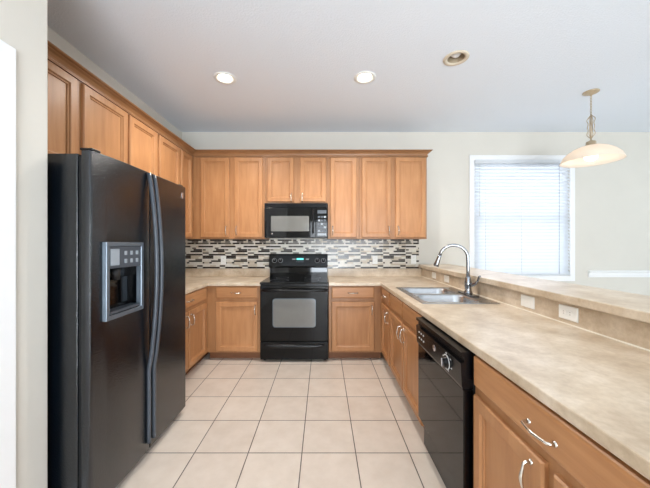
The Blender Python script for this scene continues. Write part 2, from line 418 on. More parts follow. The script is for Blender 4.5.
# ---- upper cabinets, back wall (face plane y = 3.57)
YU = 3.57; UB, UT = 1.372, 2.374
frU = Fr((0, YU, 0), (1, 0, 0), (0, 0, 1), (0, -1, 0))
def px(x): return (x-323)*(YU-0.02)/292
def upper(name, label, x0, x1, z0, doors, hz):
    c = thing(name, label, 'cabinet', ((x0+x1)/2, YB-0.002, z0), 'upper cabinets on the back wall')
    B('cabinet_body', M['wood_frame_shaded'], c, x0, x1, YU, YB-0.002, z0, UT, 0.002)
    for (a0, a1, hx_) in doors:
        door(c, frU, a0, a1, z0+0.018, UT-0.008, (hx_, hz) if hx_ is not None else None)
    return c
XU0 = -1.588
upper('upper_cabinet', 'tall two-door maple wall cabinet left of the microwave', XU0, px(265)-G, UB,
      [(px(200), px(229), px(226.3)), (px(234), px(262.6), px(236.6))], 1.475)
upper('upper_cabinet', 'short two-door maple wall cabinet directly above the microwave', px(265), px(328)-G, 1.805,
      [(px(267.3), px(293.8), px(291.3)), (px(300), px(325.8), px(302.3))], 1.875)
upper('upper_cabinet', 'narrow single-door maple wall cabinet just right of the microwave', px(328), px(359.5)-G, UB,
      [(px(330.2), px(356.5), px(332.8))], 1.475)
upper('upper_cabinet', 'tall two-door maple wall cabinet at the right end of the row', px(359.5), px(427.3), UB,
      [(px(361.8), px(391.3), px(388.8)), (px(395.6), px(426.0), px(398.2))], 1.475)
# ---- upper cabinets, left wall (face plane x = -1.55)
XF = -1.59
frL = Fr((XF, 0, 0), (0, 1, 0), (0, 0, 1), (1, 0, 0))
def py(x): return 1.57*292/(323-x)
def upper_l(label, y0, y1, z0, doors):
    c = thing('upper_cabinet', label, 'cabinet', (XL+0.002, (y0+y1)/2, z0), 'upper cabinets on the left wall')
    B('cabinet_body', M['wood_frame_shaded'], c, XL+0.002, XF, y0, y1, z0, UT, 0.002)
    for (a0, a1, hd) in doors: door(c, frL, a0, a1, z0+0.018, UT-0.008, hd)
upper_l('two-door maple wall cabinet mounted above the black refrigerator', 1.36, 2.367-G, 1.776, [(1.39, py(78), None), (py(84), py(128.3), None)])
upper_l('two-door maple wall cabinet between the refrigerator top and the corner', 2.367, 3.233-G, UB, [(py(130.3), py(157.5), None), (py(160), py(180.3), None)])
upper_l('slim maple corner wall cabinet beside the far refrigerator edge', 3.233, YB-0.002, UB, [(py(182), py(192.5), None)])
# ---- crown moulding running along both rows of upper cabinets
cr = [(0.0, 0.0005), (0.012, 0.0005), (0.012, 0.016), (0.005, 0.022), (0.008, 0.034), (0.018, 0.048), (0.034, 0.056), (0.034, 0.060), (0.050, 0.064), (0.054, 0.068), (0.054, 0.074), (0.0, 0.074)]
cm = MB(); path = []
zc = UT
def crown_pt(d, z_):  # corner points: left run, inner corner, back run, right return
    return [Vector((XF+d, 1.36, zc+z_)), Vector((XF+d, YU-d, zc+z_)), Vector((px(427.3)+d, YU-d, zc+z_)), Vector((px(427.3)+d, YB-0.002, zc+z_))]
rows = [[cm.bm.verts.new(p) for p in crown_pt(d, z_)] for d, z_ in cr]
for i in range(len(rows)):
    r0, r1 = rows[i], rows[(i+1) % len(rows)]
    for k in range(3): cm.bm.faces.new((r0[k], r0[k+1], r1[k+1], r1[k]))
cm.bm.faces.new([r[0] for r in rows]); cm.bm.faces.new([r[3] for r in rows])
tag(cm.build('crown_moulding', M['wood_crown_shaded'], origin=(XF, YU, zc)), 'stepped maple crown moulding along the tops of the wall cabinets', 'moulding')

# ---- base cabinets
YC = 3.28      # face plane of the back run
frC = Fr((0, YC, 0), (1, 0, 0), (0, 0, 1), (0, -1, 0))
def pc(x): return (x-323)*(YC-0.02)/292
DZ0, DZ1, OZ1 = 0.703, 0.832, 0.664
XLF = -1.30    # face plane of the left run
RX0, RX1 = -0.700, 0.062     # range opening
c = thing('base_cabinet', 'maple base cabinet with one drawer and door left of the range', 'cabinet', ((XLF+RX0)/2, YB-0.03, 0))
B('cabinet_body', M['wood_frame_shaded'], c, XLF+0.001, RX0-0.002, YC, YB-0.03, TK, CB-G, 0.0015)
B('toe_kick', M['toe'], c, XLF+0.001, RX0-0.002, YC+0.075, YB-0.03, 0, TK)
drawer(c, frC, pc(215.5), pc(257.8), DZ0, DZ1, (pc(236), 0.765))
door(c, frC, pc(215.5), pc(257.8), 0.11, OZ1, (pc(255.2), 0.575))
XRF = 0.665    # face plane of the right run
c = thing('base_cabinet', 'maple base cabinet with one drawer and door right of the range', 'cabinet', ((RX1+XRF)/2, YB-0.03, 0))
B('cabinet_body', M['wood_frame_shaded'], c, RX1+0.002, XRF-0.001, YC, YB-0.03, TK, CB-G, 0.0015)
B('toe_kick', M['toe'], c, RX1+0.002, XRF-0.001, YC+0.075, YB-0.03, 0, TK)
drawer(c, frC, pc(331.6), pc(374.4), DZ0, DZ1, (pc(353), 0.765))
door(c, frC, pc(331.6), pc(374.4), 0.11, OZ1, (pc(371.8), 0.575))
# left run
frLB = Fr((XLF, 0, 0), (0, 1, 0), (0, 0, 1), (1, 0, 0))
c = thing('base_cabinet', 'maple base cabinet between the refrigerator and the left corner', 'cabinet', (XL+0.002, 2.8, 0))
B('cabinet_body', M['wood_frame_shaded'], c, XL+0.002, XLF, 2.33, YB-0.03, TK, CB-G, 0.0015)
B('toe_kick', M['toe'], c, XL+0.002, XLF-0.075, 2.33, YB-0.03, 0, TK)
drawer(c, frLB, 2.36, 3.20, DZ0, DZ1, (2.80, 0.765))
door(c, frLB, 2.36, 2.775, 0.11, OZ1, (2.735, 0.575))
door(c, frLB, 2.80, 3.215, 0.11, OZ1, (2.84, 0.575))
# right run (faces -X)
frRB = Fr((XRF, 0, 0), (0, 1, 0), (0, 0, 1), (-1, 0, 0))
XK = 1.305
c = thing('base_cabinet', 'narrow maple base cabinet in the right corner beyond the sink', 'cabinet', (1.0, 3.06, 0))
B('cabinet_body', M['wood_frame_shaded'], c, XRF, XK, 2.84, YB-0.03, TK, CB-G, 0.0015)
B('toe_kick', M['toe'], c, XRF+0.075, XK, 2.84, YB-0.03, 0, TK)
drawer(c, frRB, 2.862, 3.235, DZ0, DZ1, (3.05, 0.765))
door(c, frRB, 2.862, 3.235, 0.11, OZ1, (2.90, 0.575))
c = thing('sink_cabinet', 'two-door maple base cabinet under the stainless sink', 'cabinet', (1.0, 2.4, 0))
B('face_frame', M['wood_frame_shaded'], c, XRF, XRF+0.02, 1.905, 2.84-G, TK, CB-G, 0.0015)
for y0 in (1.905, 2.82): B('side_panel', M['wood_v'], c, XRF+0.0205, XK, y0, y0+0.018, TK, CB-G)
B('bottom_panel', M['wood_h'], c, XRF+0.0205, XK, 1.923, 2.8195, TK, TK+0.018)
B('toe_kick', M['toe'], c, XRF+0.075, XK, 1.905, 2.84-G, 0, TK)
drawer(c, frRB, 2.385, 2.822, DZ0, DZ1, None, name='false_front')
drawer(c, frRB, 1.925, 2.368, DZ0, DZ1, None, name='false_front')
door(c, frRB, 2.385, 2.822, 0.11, OZ1, (2.425, 0.575))
door(c, frRB, 1.925, 2.368, 0.11, OZ1, (2.328, 0.575))
c = thing('base_cabinet', 'wide maple base cabinet with long drawer on the near side of the dishwasher', 'cabinet', (1.0, 0.8, 0))
B('cabinet_body', M['wood_frame_shaded'], c, XRF, XK, 0.40, 1.275, TK, CB-G, 0.0015)
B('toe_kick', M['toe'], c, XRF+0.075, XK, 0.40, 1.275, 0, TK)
drawer(c, frRB, 0.43, 1.258, DZ0, DZ1-0.004, (0.862, 0.755))
door(c, frRB, 0.86, 1.258, 0.11, OZ1, (0.905, 0.585))
door(c, frRB, 0.43, 0.822, 0.11, OZ1, (0.782, 0.585))

# ------------------------------------------------------------------ countertops
ct = thing('countertop', 'beige laminate countertop in the left corner between refrigerator and range', 'countertop', (-1.4, 3.5, CB))
E = -1.275; YE = 3.25
MB().grid(WORLD, [XL+0.001, E, RX0-0.001], [2.325, YE, YB-0.001], lambda x, y: x < E or y > YE, CB, CT, 0.005).build('slab', M['laminate'], ct)
LZ = 0.985
MB().grid(WORLD, [XL+0.001, XL+0.021, RX0-0.001], [2.325, YB-0.021, YB-0.001], lambda x, y: x < XL+0.021 or y > YB-0.021, CT, LZ, 0.003).build('backsplash', M['laminate'], ct)
ct = thing('countertop', 'long beige laminate countertop holding the sink along the bar', 'countertop', (1.0, 2.0, CB))
E = 0.643
SX0, SX1, SY0, SY1 = 0.735, 1.245, 2.11, 2.835
MB().grid(WORLD, [RX1+0.001, E, SX0, SX1, 1.33], [0.385, SY0, SY1, YE, YB-0.001], lambda x, y: (x > E or y > YE) and not (SX0 < x < SX1 and SY0 < y < SY1), CB, CT, 0.005).build('slab', M['laminate'], ct)
B('backsplash', M['laminate'], ct, RX1+0.001, 1.309, YB-0.021, YB-0.001, CT, LZ, 0.003)
B('bar_backsplash', M['laminate'], ct, 1.31, 1.330, 0.385, YB-0.001, CT, 0.9975, 0.001)
B('caulk_bead', M['caulk'], ct, 1.3055, 1.3095, 0.385, YB-0.022, CT, CT+0.006)
bt = MB().box(1.272, 1.695, 0.36, YB-0.001, 0.999, 1.042, 0.006, 3).build('bar_top', M['laminate'], origin=(1.48, 1.8, 0.999))
tag(bt, 'raised beige laminate bar top along the half wall', 'bar top')

# ------------------------------------------------------------------ mosaic backsplash
ms = thing('tile_backsplash', 'brown, grey and white glass strip mosaic on the wall behind the range', 'backsplash', (-0.3, YB, LZ))
MX0, MX1, MZ0, MZ1 = XL+0.002, 1.275, LZ+0.001, UB-0.001
B('grout_bed', M['mos_grout'], ms, MX0, MX1, YB-0.006, YB-0.0005, MZ0, MZ1)
PAT = [ # per course, dark/grey sticks over a 185-unit repeat
 [(60, 118, 'D'), (118, 175, 'D'), (0, 30, 'D')],
 [(95, 150, 'G'), (0, 40, 'G')],
 [(60, 118, 'D'), (125, 150, 'D'), (0, 50, 'G'), (150, 185, 'G')],
 [],
 [(0, 85, 'D'), (150, 185, 'D')],
 [(100, 130, 'G')],
 [(110, 180, 'D'), (0, 25, 'G')],
 [(85, 180, 'D')],
 [(0, 50, 'G')],
 [(50, 135, 'D'), (135, 185, 'D')],
 [(0, 88, 'D')],
 [(0, 88, 'D')],
 [(125, 180, 'G')],
 [(70, 125, 'D'), (125, 180, 'D')],
 [(55, 75, 'D'), (0, 14, 'D')],
 [],
 [(140, 185, 'D')],
 [(0, 70, 'D'), (70, 140, 'D')],
]
fz = MB(); nrow = len(PAT); ch = (MZ1-MZ0)/nrow; U = 0.30/185; g = 0.0016; x_ref = -0.40 - 0.30*6
def stick(x0, x1, z0, z1, mi):
    x0 = max(x0, MX0); x1 = min(x1, MX1)
    if x1-x0 > 0.006: fz.box(x0+g/2, x1-g/2, YB-0.0095, YB-0.0055, z0+g/2, z1-g/2, mi=mi)
for r, row in enumerate(PAT):
    z1 = MZ1-ch*r; z0 = z1-ch
    row = sorted(row)
    for rep in range(13):
        bx = x_ref+rep*0.30; cur = 0
        for (s0, s1, k) in row + [(185, 185, None)]:
            while cur < s0-1:
                L = min(s0-cur, random.choice((48, 62, 78)))
                if s0-cur-L < 16: L = s0-cur
                stick(bx+cur*U, bx+(cur+L)*U, z0, z1, random.choice((0, 0, 0, 1))); cur += L
            if k: stick(bx+s0*U, bx+s1*U, z0, z1, 3 if k == 'D' else 2); cur = s1
fz.build('mosaic_tiles', [M['mos_white'], M['mos_cream'], M['mos_grey'], M['mos_dark']], ms)

# ------------------------------------------------------------------ wall plates
def plate(label, fr, a, b_, w_, h_, kind, horiz, group, c0=0.0):
    t = thing('outlet' if kind == 'o' else 'light_switch', label, 'outlet' if kind == 'o' else 'switch', fr(a, b_, c0), group)
    MB().rings(fr, a-w_/2, a+w_/2, b_-h_/2, b_+h_/2, [(0, c0+0.0003), (0, c0+0.003), (0.004, c0+0.006)]).build('face_plate', M['plastic_white'], t)
    c = c0+0.006
    if kind == 'o':
        for s in (-1, 1):
            da, db = ((s*0.02, 0) if horiz else (0, s*0.02))
            so = MB().box(a+da-0.0145, a+da+0.0145, b_+db-0.0145, b_+db+0.0145, c, c+0.0015, 0.001, 1, fr).build('socket', M['plastic_white'], t)
            sm_ = MB()
            for q in (-1, 1):
                if horiz: sm_.box(a+da-0.001, a+da+0.006, b_+q*0.006-0.0012, b_+q*0.006+0.0012, c+0.001, c+0.0022, 0, fr=fr)
                else: sm_.box(a+q*0.006-0.0012, a+q*0.006+0.0012, b_+db-0.001, b_+db+0.006, c+0.001, c+0.0022, 0, fr=fr)
            sm_.build('slots', M['socket'], so)
    else:
        MB().box(a-0.033, a+0.033, b_-0.017, b_+0.017, c, c+0.002, 0.001, 1, fr).build('rocker', M['plastic_white'], t)
        MB().box(a-0.012, a+0.004, b_-0.004, b_+0.004, c+0.002, c+0.006, 0.001, 1, fr).build('toggle', M['plastic_white'], t)
frT = Fr((0, YB-0.0095, 0), (1, 0, 0), (0, 0, 1), (0, -1, 0))
def pt(x): return (x-323)*3.88/292
plate('white outlet on the mosaic tile left of the range', frT, pt(223.5), 1.095, 0.07, 0.115, 'o', False, 'outlets on the mosaic wall')
plate('white outlet on the mosaic tile nearest the range on its right', frT, pt(375), 1.10, 0.07, 0.115, 'o', False, 'outlets on the mosaic wall')
plate('white outlet on the mosaic tile at its far right end', frT, pt(413.6), 1.105, 0.07, 0.115, 'o', False, 'outlets on the mosaic wall')
frBB = Fr((1.31, 0, 0), (0, 1, 0), (0, 0, 1), (-1, 0, 0))
plate('white outlet on the bar backsplash closest to the mosaic wall', frBB, 3.44, 0.942, 0.115, 0.072, 'o', True, 'outlets on the bar backsplash')
plate('white outlet on the bar backsplash left of the faucet, second from the corner', frBB, 3.09, 0.942, 0.115, 0.072, 'o', True, 'outlets on the bar backsplash')
plate('white wall switch plate on the bar backsplash right of the sink', frBB, 1.868, 0.942, 0.122, 0.075, 's', True, 'plates on the bar backsplash')
plate('white double outlet on the bar backsplash nearest the viewer', frBB, 1.558, 0.942, 0.122, 0.075, 'o', True, 'outlets on the bar backsplash')

# ------------------------------------------------------------------ sink
sk = thing('kitchen_sink', 'stainless steel double-bowl sink set into the long countertop', 'sink', ((SX0+SX1)/2, (SY0+SY1)/2, CT))
BX0, BX1 = 0.755, 1.163
bowls = [(2.13, 2.45), (2.495, 2.813)]
MB().grid(WORLD, [0.712, BX0, BX1, 1.268], [2.085, bowls[0][0], bowls[0][1], bowls[1][0], bowls[1][1], 2.87],
    lambda x, y: not (BX0 < x < BX1 and any(a < y < b_ for a, b_ in bowls)), CT+0.0005, CT+0.006, 0.002).build('rim', M['steel'], sk)
for (y0, y1) in bowls:
    m_ = MB()
    def rr(ins, z_, r_):   # rounded rectangle ring
        out = []
        xa, xb, ya, yb = BX0+ins, BX1-ins, y0+ins, y1-ins
        for (cx, cy, a0) in ((xb-r_, yb-r_, 0), (xa+r_, yb-r_, 90), (xa+r_, ya+r_, 180), (xb-r_, ya+r_, 270)):
            for k in range(7):
                a = math.radians(a0+15*k); out.append(m_.bm.verts.new((cx+r_*math.cos(a), cy+r_*math.sin(a), z_)))
        return out
    prev = None
    for (ins, z_, r_) in ((-0.006, CT+0.0045, 0.06), (0.003, CT+0.0050, 0.07), (0.008, CT-0.004, 0.07), (0.016, CT-0.11, 0.07), (0.026, CT-0.145, 0.07), (0.05, CT-0.164, 0.06), (0.09, CT-0.170, 0.04)):
        q = rr(ins, z_, r_)
        if prev:
            for k in range(len(q)):
                f = m_.bm.faces.new((prev[k], prev[(k+1) % len(q)], q[(k+1) % len(q)], q[k])); f.smooth = True
        prev = q
    m_.bm.faces.new(prev)
    bo = m_.build('bowl', M['steel'], sk, recalc=True)
    sd = bo.modifiers.new('thickness', 'SOLIDIFY'); sd.thickness = 0.0012
    MB().lathe([(0.0, 0.002), (0.022, 0.002), (0.03, 0.005), (0.042, 0.004), (0.044, 0.0)], ((BX0+BX1)/2, (y0+y1)/2, CT-0.170), (0, 0, 1), 24).build('drain', M['chrome'], bo)

# ------------------------------------------------------------------ faucet
FX, FY = 1.222, 2.46; Z0 = CT+0.006
fa = thing('kitchen_faucet', 'chrome high-arc pull-down faucet behind the sink bowls', 'faucet', (FX, FY, Z0))
MB().box(FX-0.03, FX+0.03, FY-0.125, FY+0.125, Z0, Z0+0.009, 0.004, 2).build('deck_plate', M['chrome'], fa)
MB().lathe([(0, 0.009), (0.036, 0.009), (0.034, 0.018), (0.027, 0.03), (0.025, 0.06), (0.028, 0.068), (0.028, 0.105), (0.024, 0.113), (0.021, 0.14), (0.017, 0.15), (0, 0.15)], (FX, FY, Z0), (0, 0, 1), 24).build('body', M['chrome'], fa)
dirv = Vector((-0.96, 0.28, 0))
pts = [Vector((FX, FY, Z0+0.145)), Vector((FX, FY, Z0+0.20)), Vector((FX, FY, Z0+0.275))]
R = 0.112
for k in range(1, 15):
    a = PI*k/14*0.93
    pts.append(Vector((FX, FY, Z0+0.302)) + dirv*(R-R*math.cos(a)) + Vector((0, 0, R*math.sin(a))))
MB().tube(pts, [0.0145]*3+[0.0135]*14, 14).build('spout', M['chrome'], fa)
e0, e1 = pts[-1], pts[-1] + (pts[-1]-pts[-2]).normalized()*0.10
dd = (e1-e0)
MB().tube([e0 - dd*0.02, e0+dd*0.12, e0+dd*0.3, e0+dd*0.7, e0+dd*0.97, e1], [0.0148, 0.016, 0.0165, 0.021, 0.0235, 0.021], 16).build('spray_head', M['chrome'], fa)
lv = [Vector((FX+0.008, FY-0.022, Z0+0.082)), Vector((FX+0.015, FY-0.05, Z0+0.086)), Vector((FX+0.022, FY-0.078, Z0+0.100)), Vector((FX+0.029, FY-0.100, Z0+0.128)), Vector((FX+0.033, FY-0.112, Z0+0.158)), Vector((FX+0.036, FY-0.124, Z0+0.168))]
MB().tube(lv, [0.016, 0.014, 0.010, 0.008, 0.0085, 0.006], 12).build('lever', M['chrome'], fa)

# ------------------------------------------------------------------ range
ra = thing('range', 'black freestanding electric range with glass oven door', 'range', ((RX0+RX1)/2, 3.55, 0))
a0, a1 = RX0+0.003, RX1-0.003; YRF = 3.262
B('body', M['black_satin'], ra, a0, a1, YRF, YB-0.025, 0.025, 0.862, 0.002)
for x in (a0+0.04, a1-0.04):
    for y in (YRF+0.05, YB-0.08): MB().lathe([(0, 0), (0.018, 0), (0.018, 0.006), (0.01, 0.008), (0.01, 0.026), (0, 0.026)], (x, y, 0), (0, 0, 1), 12).build('foot', M['black_matte'], ra)
frO = Fr((0, YRF, 0), (1, 0, 0), (0, 0, 1), (0, -1, 0))
top = MB().box(a0-0.002, a1+0.002, YRF-0.045, YB-0.085, 0.863, 0.888, 0.006, 3).build('cooktop', M['black_gloss'], ra)
for (x, y, r_) in ((a0+0.19, 3.40, 0.105), (a1-0.19, 3.40, 0.085), (a0+0.19, 3.65, 0.08), (a1-0.19, 3.65, 0.10)):
    MB().lathe([(r_-0.003, 0), (r_-0.003, 0.0006), (r_, 0.0006), (r_, 0)], (x, y, 0.888), (0, 0, 1), 40, True).build('burner_ring', M['charcoal'], top)
# backguard: dark lower riser and slanted control console
frG = Fr((0, 0, 0), (0, 1, 0), (0, 0, 1), (1, 0, 0))
MB().prism(frG, [(3.806, 0.862), (3.806, 1.0), (3.80, 1.02), (3.865, 1.02), (3.865, 0.862)], a0+0.004, a1-0.004).build('backguard', M['black_gloss'], ra)
con = MB().prism(frG, [(3.768, 1.005), (3.766, 1.03), (3.795, 1.165), (3.808, 1.178), (3.865, 1.178), (3.865, 1.0205), (3.80, 1.0205)], a0-0.001, a1+0.001).build('control_console', M['black_gloss'], ra)
cv = Vector((0, 0.029, 0.135)).normalized(); cn = Vector((0, -cv.z, cv.y))
frK = Fr((0, 3.766, 1.03), (1, 0, 0), cv, cn)
def pk(x): return (x-323)*3.77/292
for x in (274.3, 280.4, 317.2, 323.4):
    kn = MB().lathe([(0.024, 0), (0.024, 0.004), (0.019, 0.006), (0.017, 0.024), (0.014, 0.027), (0, 0.027)], frK(pk(x), 0.068, 0), cn, 24).build('knob', M['black_satin'], con)
    MB().box(pk(x)-0.002, pk(x)+0.002, 0.068, 0.084, 0.0265, 0.0282, fr=frK).build('pointer', M['grey_print'], kn)
    MB().lathe([(0.027, 0), (0.027, 0.0006), (0.0295, 0.0006), (0.0295, 0)], frK(pk(x), 0.068, 0.0002), cn, 28, True).build('dial_ring', M['grey_print'], con)
B('touch_panel', M['black_satin'], con, pk(291), pk(310), 0.035, 0.11, 0.0003, 0.003, 0.001, 1, frK)
B('clock_display', M['display'], con, pk(296.5), pk(303.5), 0.075, 0.098, 0.003, 0.0042, 0, fr=frK)
for i in range(3):
    for s in (292.8, 306.2):
        B('button', M['grey_print'], con, pk(s)+0.014*i-0.004, pk(s)+0.014*i+0.005, 0.078, 0.092, 0.003, 0.004, 0, fr=frK)
for i in range(5):
    B('button', M['charcoal'], con, pk(296.5)+0.02*i-0.003, pk(296.5)+0.02*i+0.008, 0.045, 0.058, 0.003, 0.004, 0, fr=frK)
# oven door
dz0, dz1 = 0.235, 0.845
od = MB().box(a0+0.002, a1-0.002, dz0, dz1, 0.001, 0.036, 0.005, 2, frO).build('oven_door', M['black_gloss'], ra)
def po(x): return (x-323)*3.225/292
wx0, wx1, wz0, wz1 = po(273.2), po(315.2), 0.395, 0.70
m_ = MB(); 
def rrect(fr, x0, x1, z0, z1, r_, c):
    out = []
    for (cx, cy, s0) in ((x1-r_, z1-r_, 0), (x0+r_, z1-r_, 90), (x0+r_, z0+r_, 180), (x1-r_, z0+r_, 270)):
        for k in range(7):
            a = math.radians(s0+15*k); out.append(m_.bm.verts.new(fr(cx+r_*math.cos(a), cy+r_*math.sin(a), c)))
    return out
def rr_slab(name, mat, parent, fr, x0, x1, z0, z1, r_, c0, c1):
    global m_
    m_ = MB(); A = rrect(fr, x0, x1, z0, z1, r_, c0); Bq = rrect(fr, x0, x1, z0, z1, r_, c1)
    m_.bm.faces.new(A); m_.bm.faces.new(Bq)
    for k in range(len(A)): m_.bm.faces.new((A[k], A[(k+1) % len(A)], Bq[(k+1) % len(A)], Bq[k]))
    return m_.build(name, mat, parent)
rr_slab('window_trim', M['bezel'], od, frO, wx0-0.006, wx1+0.006, wz0-0.006, wz1+0.006, 0.03, 0.0355, 0.0366)
rr_slab('oven_window', M['mesh_glass'], od, frO, wx0, wx1, wz0, wz1, 0.026, 0.036, 0.0372)
hb = [frO(a0+0.02, 0.80, 0.034), frO(a0+0.022, 0.80, 0.06), frO(a0+0.05, 0.80, 0.072), frO((a0+a1)/2-0.1, 0.80, 0.076), frO((a0+a1)/2+0.1, 0.80, 0.076), frO(a1-0.05, 0.80, 0.072), frO(a1-0.022, 0.80, 0.06), frO(a1-0.02, 0.80, 0.034)]
MB().tube(hb, [0.013, 0.014, 0.015, 0.015, 0.015, 0.015, 0.014, 0.013], 14).build('oven_handle', M['black_satin'], od)
dr = MB().box(a0+0.002, a1-0.002, 0.03, 0.222, 0.001, 0.03, 0.004, 2, frO).build('storage_drawer', M['black_gloss'], ra)
# curved pull lip across the storage drawer
m_ = MB(); n_ = 24; ra_ = []
for k in range(n_+1):
    t = k/n_; x = a0+0.05+(a1-a0-0.10)*t; sag = 0.035*max(0, 1-abs(2*t-1)**5)
    ra_.append((x, 0.20, 0.20-0.012-sag))
P = []
for (x, zt, zb_) in ra_:
    P.append([m_.bm.verts.new(frO(x, zt, 0.0295)), m_.bm.verts.new(frO(x, zt, 0.034)), m_.bm.verts.new(frO(x, (zt+zb_)/2+0.003, 0.05)), m_.bm.verts.new(frO(x, zb_, 0.044)), m_.bm.verts.new(frO(x, zb_-0.002, 0.0295))])
for p, q in zip(P, P[1:]):
    for k in range(5):
        f = m_.bm.faces.new((p[k], p[(k+1) % 5], q[(k+1) % 5], q[k])); f.smooth = k in (1, 2)
m_.bm.faces.new(P[0]); m_.bm.faces.new(P[-1])
m_.build('drawer_pull', M['black_satin'], dr)

# ------------------------------------------------------------------ microwave
mw = thing('microwave', 'black over-the-range microwave hung under the short cabinet', 'microwave', ((RX0+RX1)/2, 3.7, 1.38))
YM = 3.52; m0, m1 = px(265)+0.002, px(328)-0.004; mz0, mz1 = 1.385, 1.802
frM = Fr((0, YM, 0), (1, 0, 0), (0, 0, 1), (0, -1, 0))
def pm(x): return (x-323)*3.49/292
B('case', M['black_satin'], mw, m0, m1, YM, YB-0.012, mz0, mz1, 0.002)
gv = B('vent_grille', M['black_satin'], mw, m0+0.001, m1-0.001, mz1-0.055, mz1-0.002, 0, 0.02, 0.003, 2, frM)
for k in range(5): B('louvre', M['black_gloss'], gv, m0+0.02, m1-0.02, mz1-0.050+0.009*k, mz1-0.045+0.009*k, 0.0195, 0.0225, 0.001, 1, frM)
dx1 = pm(315.8)
md_ = B('door', M['black_gloss'], mw, m0+0.001, dx1, mz0+0.004, mz1-0.058, 0, 0.025, 0.004, 2, frM)
rr_slab('window', M['mesh_glass'], md_, frM, pm(270.9), pm(309), 1.462, 1.646, 0.008, 0.0248, 0.0262)
hx_ = pm(313)
MB().tube([frM(hx_, 1.44, 0.02), frM(hx_, 1.442, 0.045), frM(hx_, 1.47, 0.056), frM(hx_, 1.58, 0.06), frM(hx_, 1.69, 0.056), frM(hx_, 1.718, 0.045), frM(hx_, 1.72, 0.02)], 0.010, 12).build('handle', M['black_satin'], md_)
MB().lathe([(0, 0.0015), (0.011, 0.0015), (0.011, 0)], frM(pm(272), 1.432, 0.025), (0, -1, 0), 20).build('badge', M['badge'], md_)
cp = B('control_panel', M['black_gloss'], mw, dx1+0.002, m1-0.001, mz0+0.004, mz1-0.058, 0, 0.024, 0.004, 2, frM)
cx0, cx1 = dx1+0.02, m1-0.016
B('display', M['charcoal'], cp, cx0, cx1, 1.675, 1.715, 0.0238, 0.025, 0, fr=frM)
for i in range(3):
    for j in range(5):
        ww = (cx1-cx0)/3
        B('button', M['charcoal'] if (i+j) % 3 else M['soft_print'], cp, cx0+ww*i+0.004, cx0+ww*(i+1)-0.004, 1.455+0.042*j, 1.477+0.042*j, 0.0238, 0.025, 0, fr=frM)
B('start_pad', M['soft_print'], cp, cx0+0.002, cx1-0.002, 1.412, 1.437, 0.0238, 0.025, 0, fr=frM)

# ------------------------------------------------------------------ refrigerator
rf = thing('refrigerator', 'black textured side-by-side refrigerator with ice dispenser on the left wall', 'refrigerator', (-1.45, 1.82, 0))
fy0, fy1 = 1.365, 2.275; fX = -1.075
B('case', M['black_tex'], rf, XL+0.03, -1.150, fy0+0.003, fy1-0.003, 0.03, 1.735, 0.004)
B('gasket', M['black_matte'], rf, -1.150, -1.134, fy0+0.012, fy1-0.012, 0.10, 1.725)
B('kick_grille', M['black_matte'], rf, -1.15, -1.10, fy0+0.01, fy1-0.01, 0.02, 0.042, 0.003)
for y in (fy0+0.06, fy1-0.06):
    for x in (-1.72, -1.16): MB().lathe([(0, 0), (0.022, 0), (0.022, 0.012), (0.012, 0.014), (0.012, 0.031), (0, 0.031)], (x, y, 0), (0, 0, 1), 12).build('foot', M['black_matte'], rf)
frD = Fr((-1.134, 0, 0), (0, 1, 0), (0, 0, 1), (1, 0, 0))
TD = 1.134-1.075
ys, yd0, yd1, zd0, zd1 = 1.803, 1.450, 1.712, 0.955, 1.300
TD += 0.006; CW, CDROP = 0.26, 0.020       # the freezer door is contoured: it curves back towards its outer edge
def lin_steps(a, b_, n): return [a+(b_-a)*k/n for k in range(n)]
def contour(ob, edge, sign):
    for v in ob.data.vertices:
        y = v.co.y + rf.location.y; c_ = v.co.x + rf.location.x + 1.134
        if c_ > TD-0.02:
            t = max(0.0, 1-abs(y-edge)/CW); v.co.x -= CDROP*t*t
    for p in ob.data.polygons: p.use_smooth = True
    ob.data.set_sharp_from_angle(angle=math.radians(24))
xs_f = lin_steps(fy0, yd0, 5) + lin_steps(yd0, yd1, 9) + lin_steps(yd1, ys-0.003, 2) + [ys-0.003]
fd = MB().grid(frD, xs_f, [0.045, zd0, zd1, 1.752], lambda a, b_: not (yd0 < a < yd1 and zd0 < b_ < zd1), 0, TD, 0.008, 3).build('freezer_door', M['black_tex'], rf)
rd = MB().grid(frD, lin_steps(ys+0.003, fy1-CW, 3) + lin_steps(fy1-CW, fy1, 14) + [fy1], [0.045, 1.752], lambda a, b_: True, 0, TD, 0.008, 3).build('fridge_door', M['black_tex'], rf)
contour(fd, fy0, -1)
def bowed(y, ph):
    pts, rad = [], []
    for k in range(41):
        zz = 0.10+1.64*k/40
        t = min(max((zz-0.55)/(1.74-0.55), 0), 1)
        bow = 0.010+0.048*math.sin(PI*t)**0.8
        pts.append(frD(y, zz, TD+bow)); rad.append(0.0115)
    return MB().tube(pts, rad, 12, squash=None)
bowed(ys-0.026, 0).build('handle', M['charcoal'], fd)
bowed(ys+0.026, 0).build('handle', M['charcoal'], rd)
rr_slab('badge', M['badge'], rd, frD, 2.205, 2.232, 1.655, 1.70, 0.003, TD-0.0005, TD+0.002)
for y in (fy0+0.03, ys-0.05, ys+0.02, fy1-0.06):
    pass
for (y, par) in ((fy0+0.035, rf), (fy1-0.035, rf)):
    B('hinge_cover', M['black_satin'], par, -1.145, -1.085, y-0.028, y+0.028, 1.7525, 1.763, 0.004)
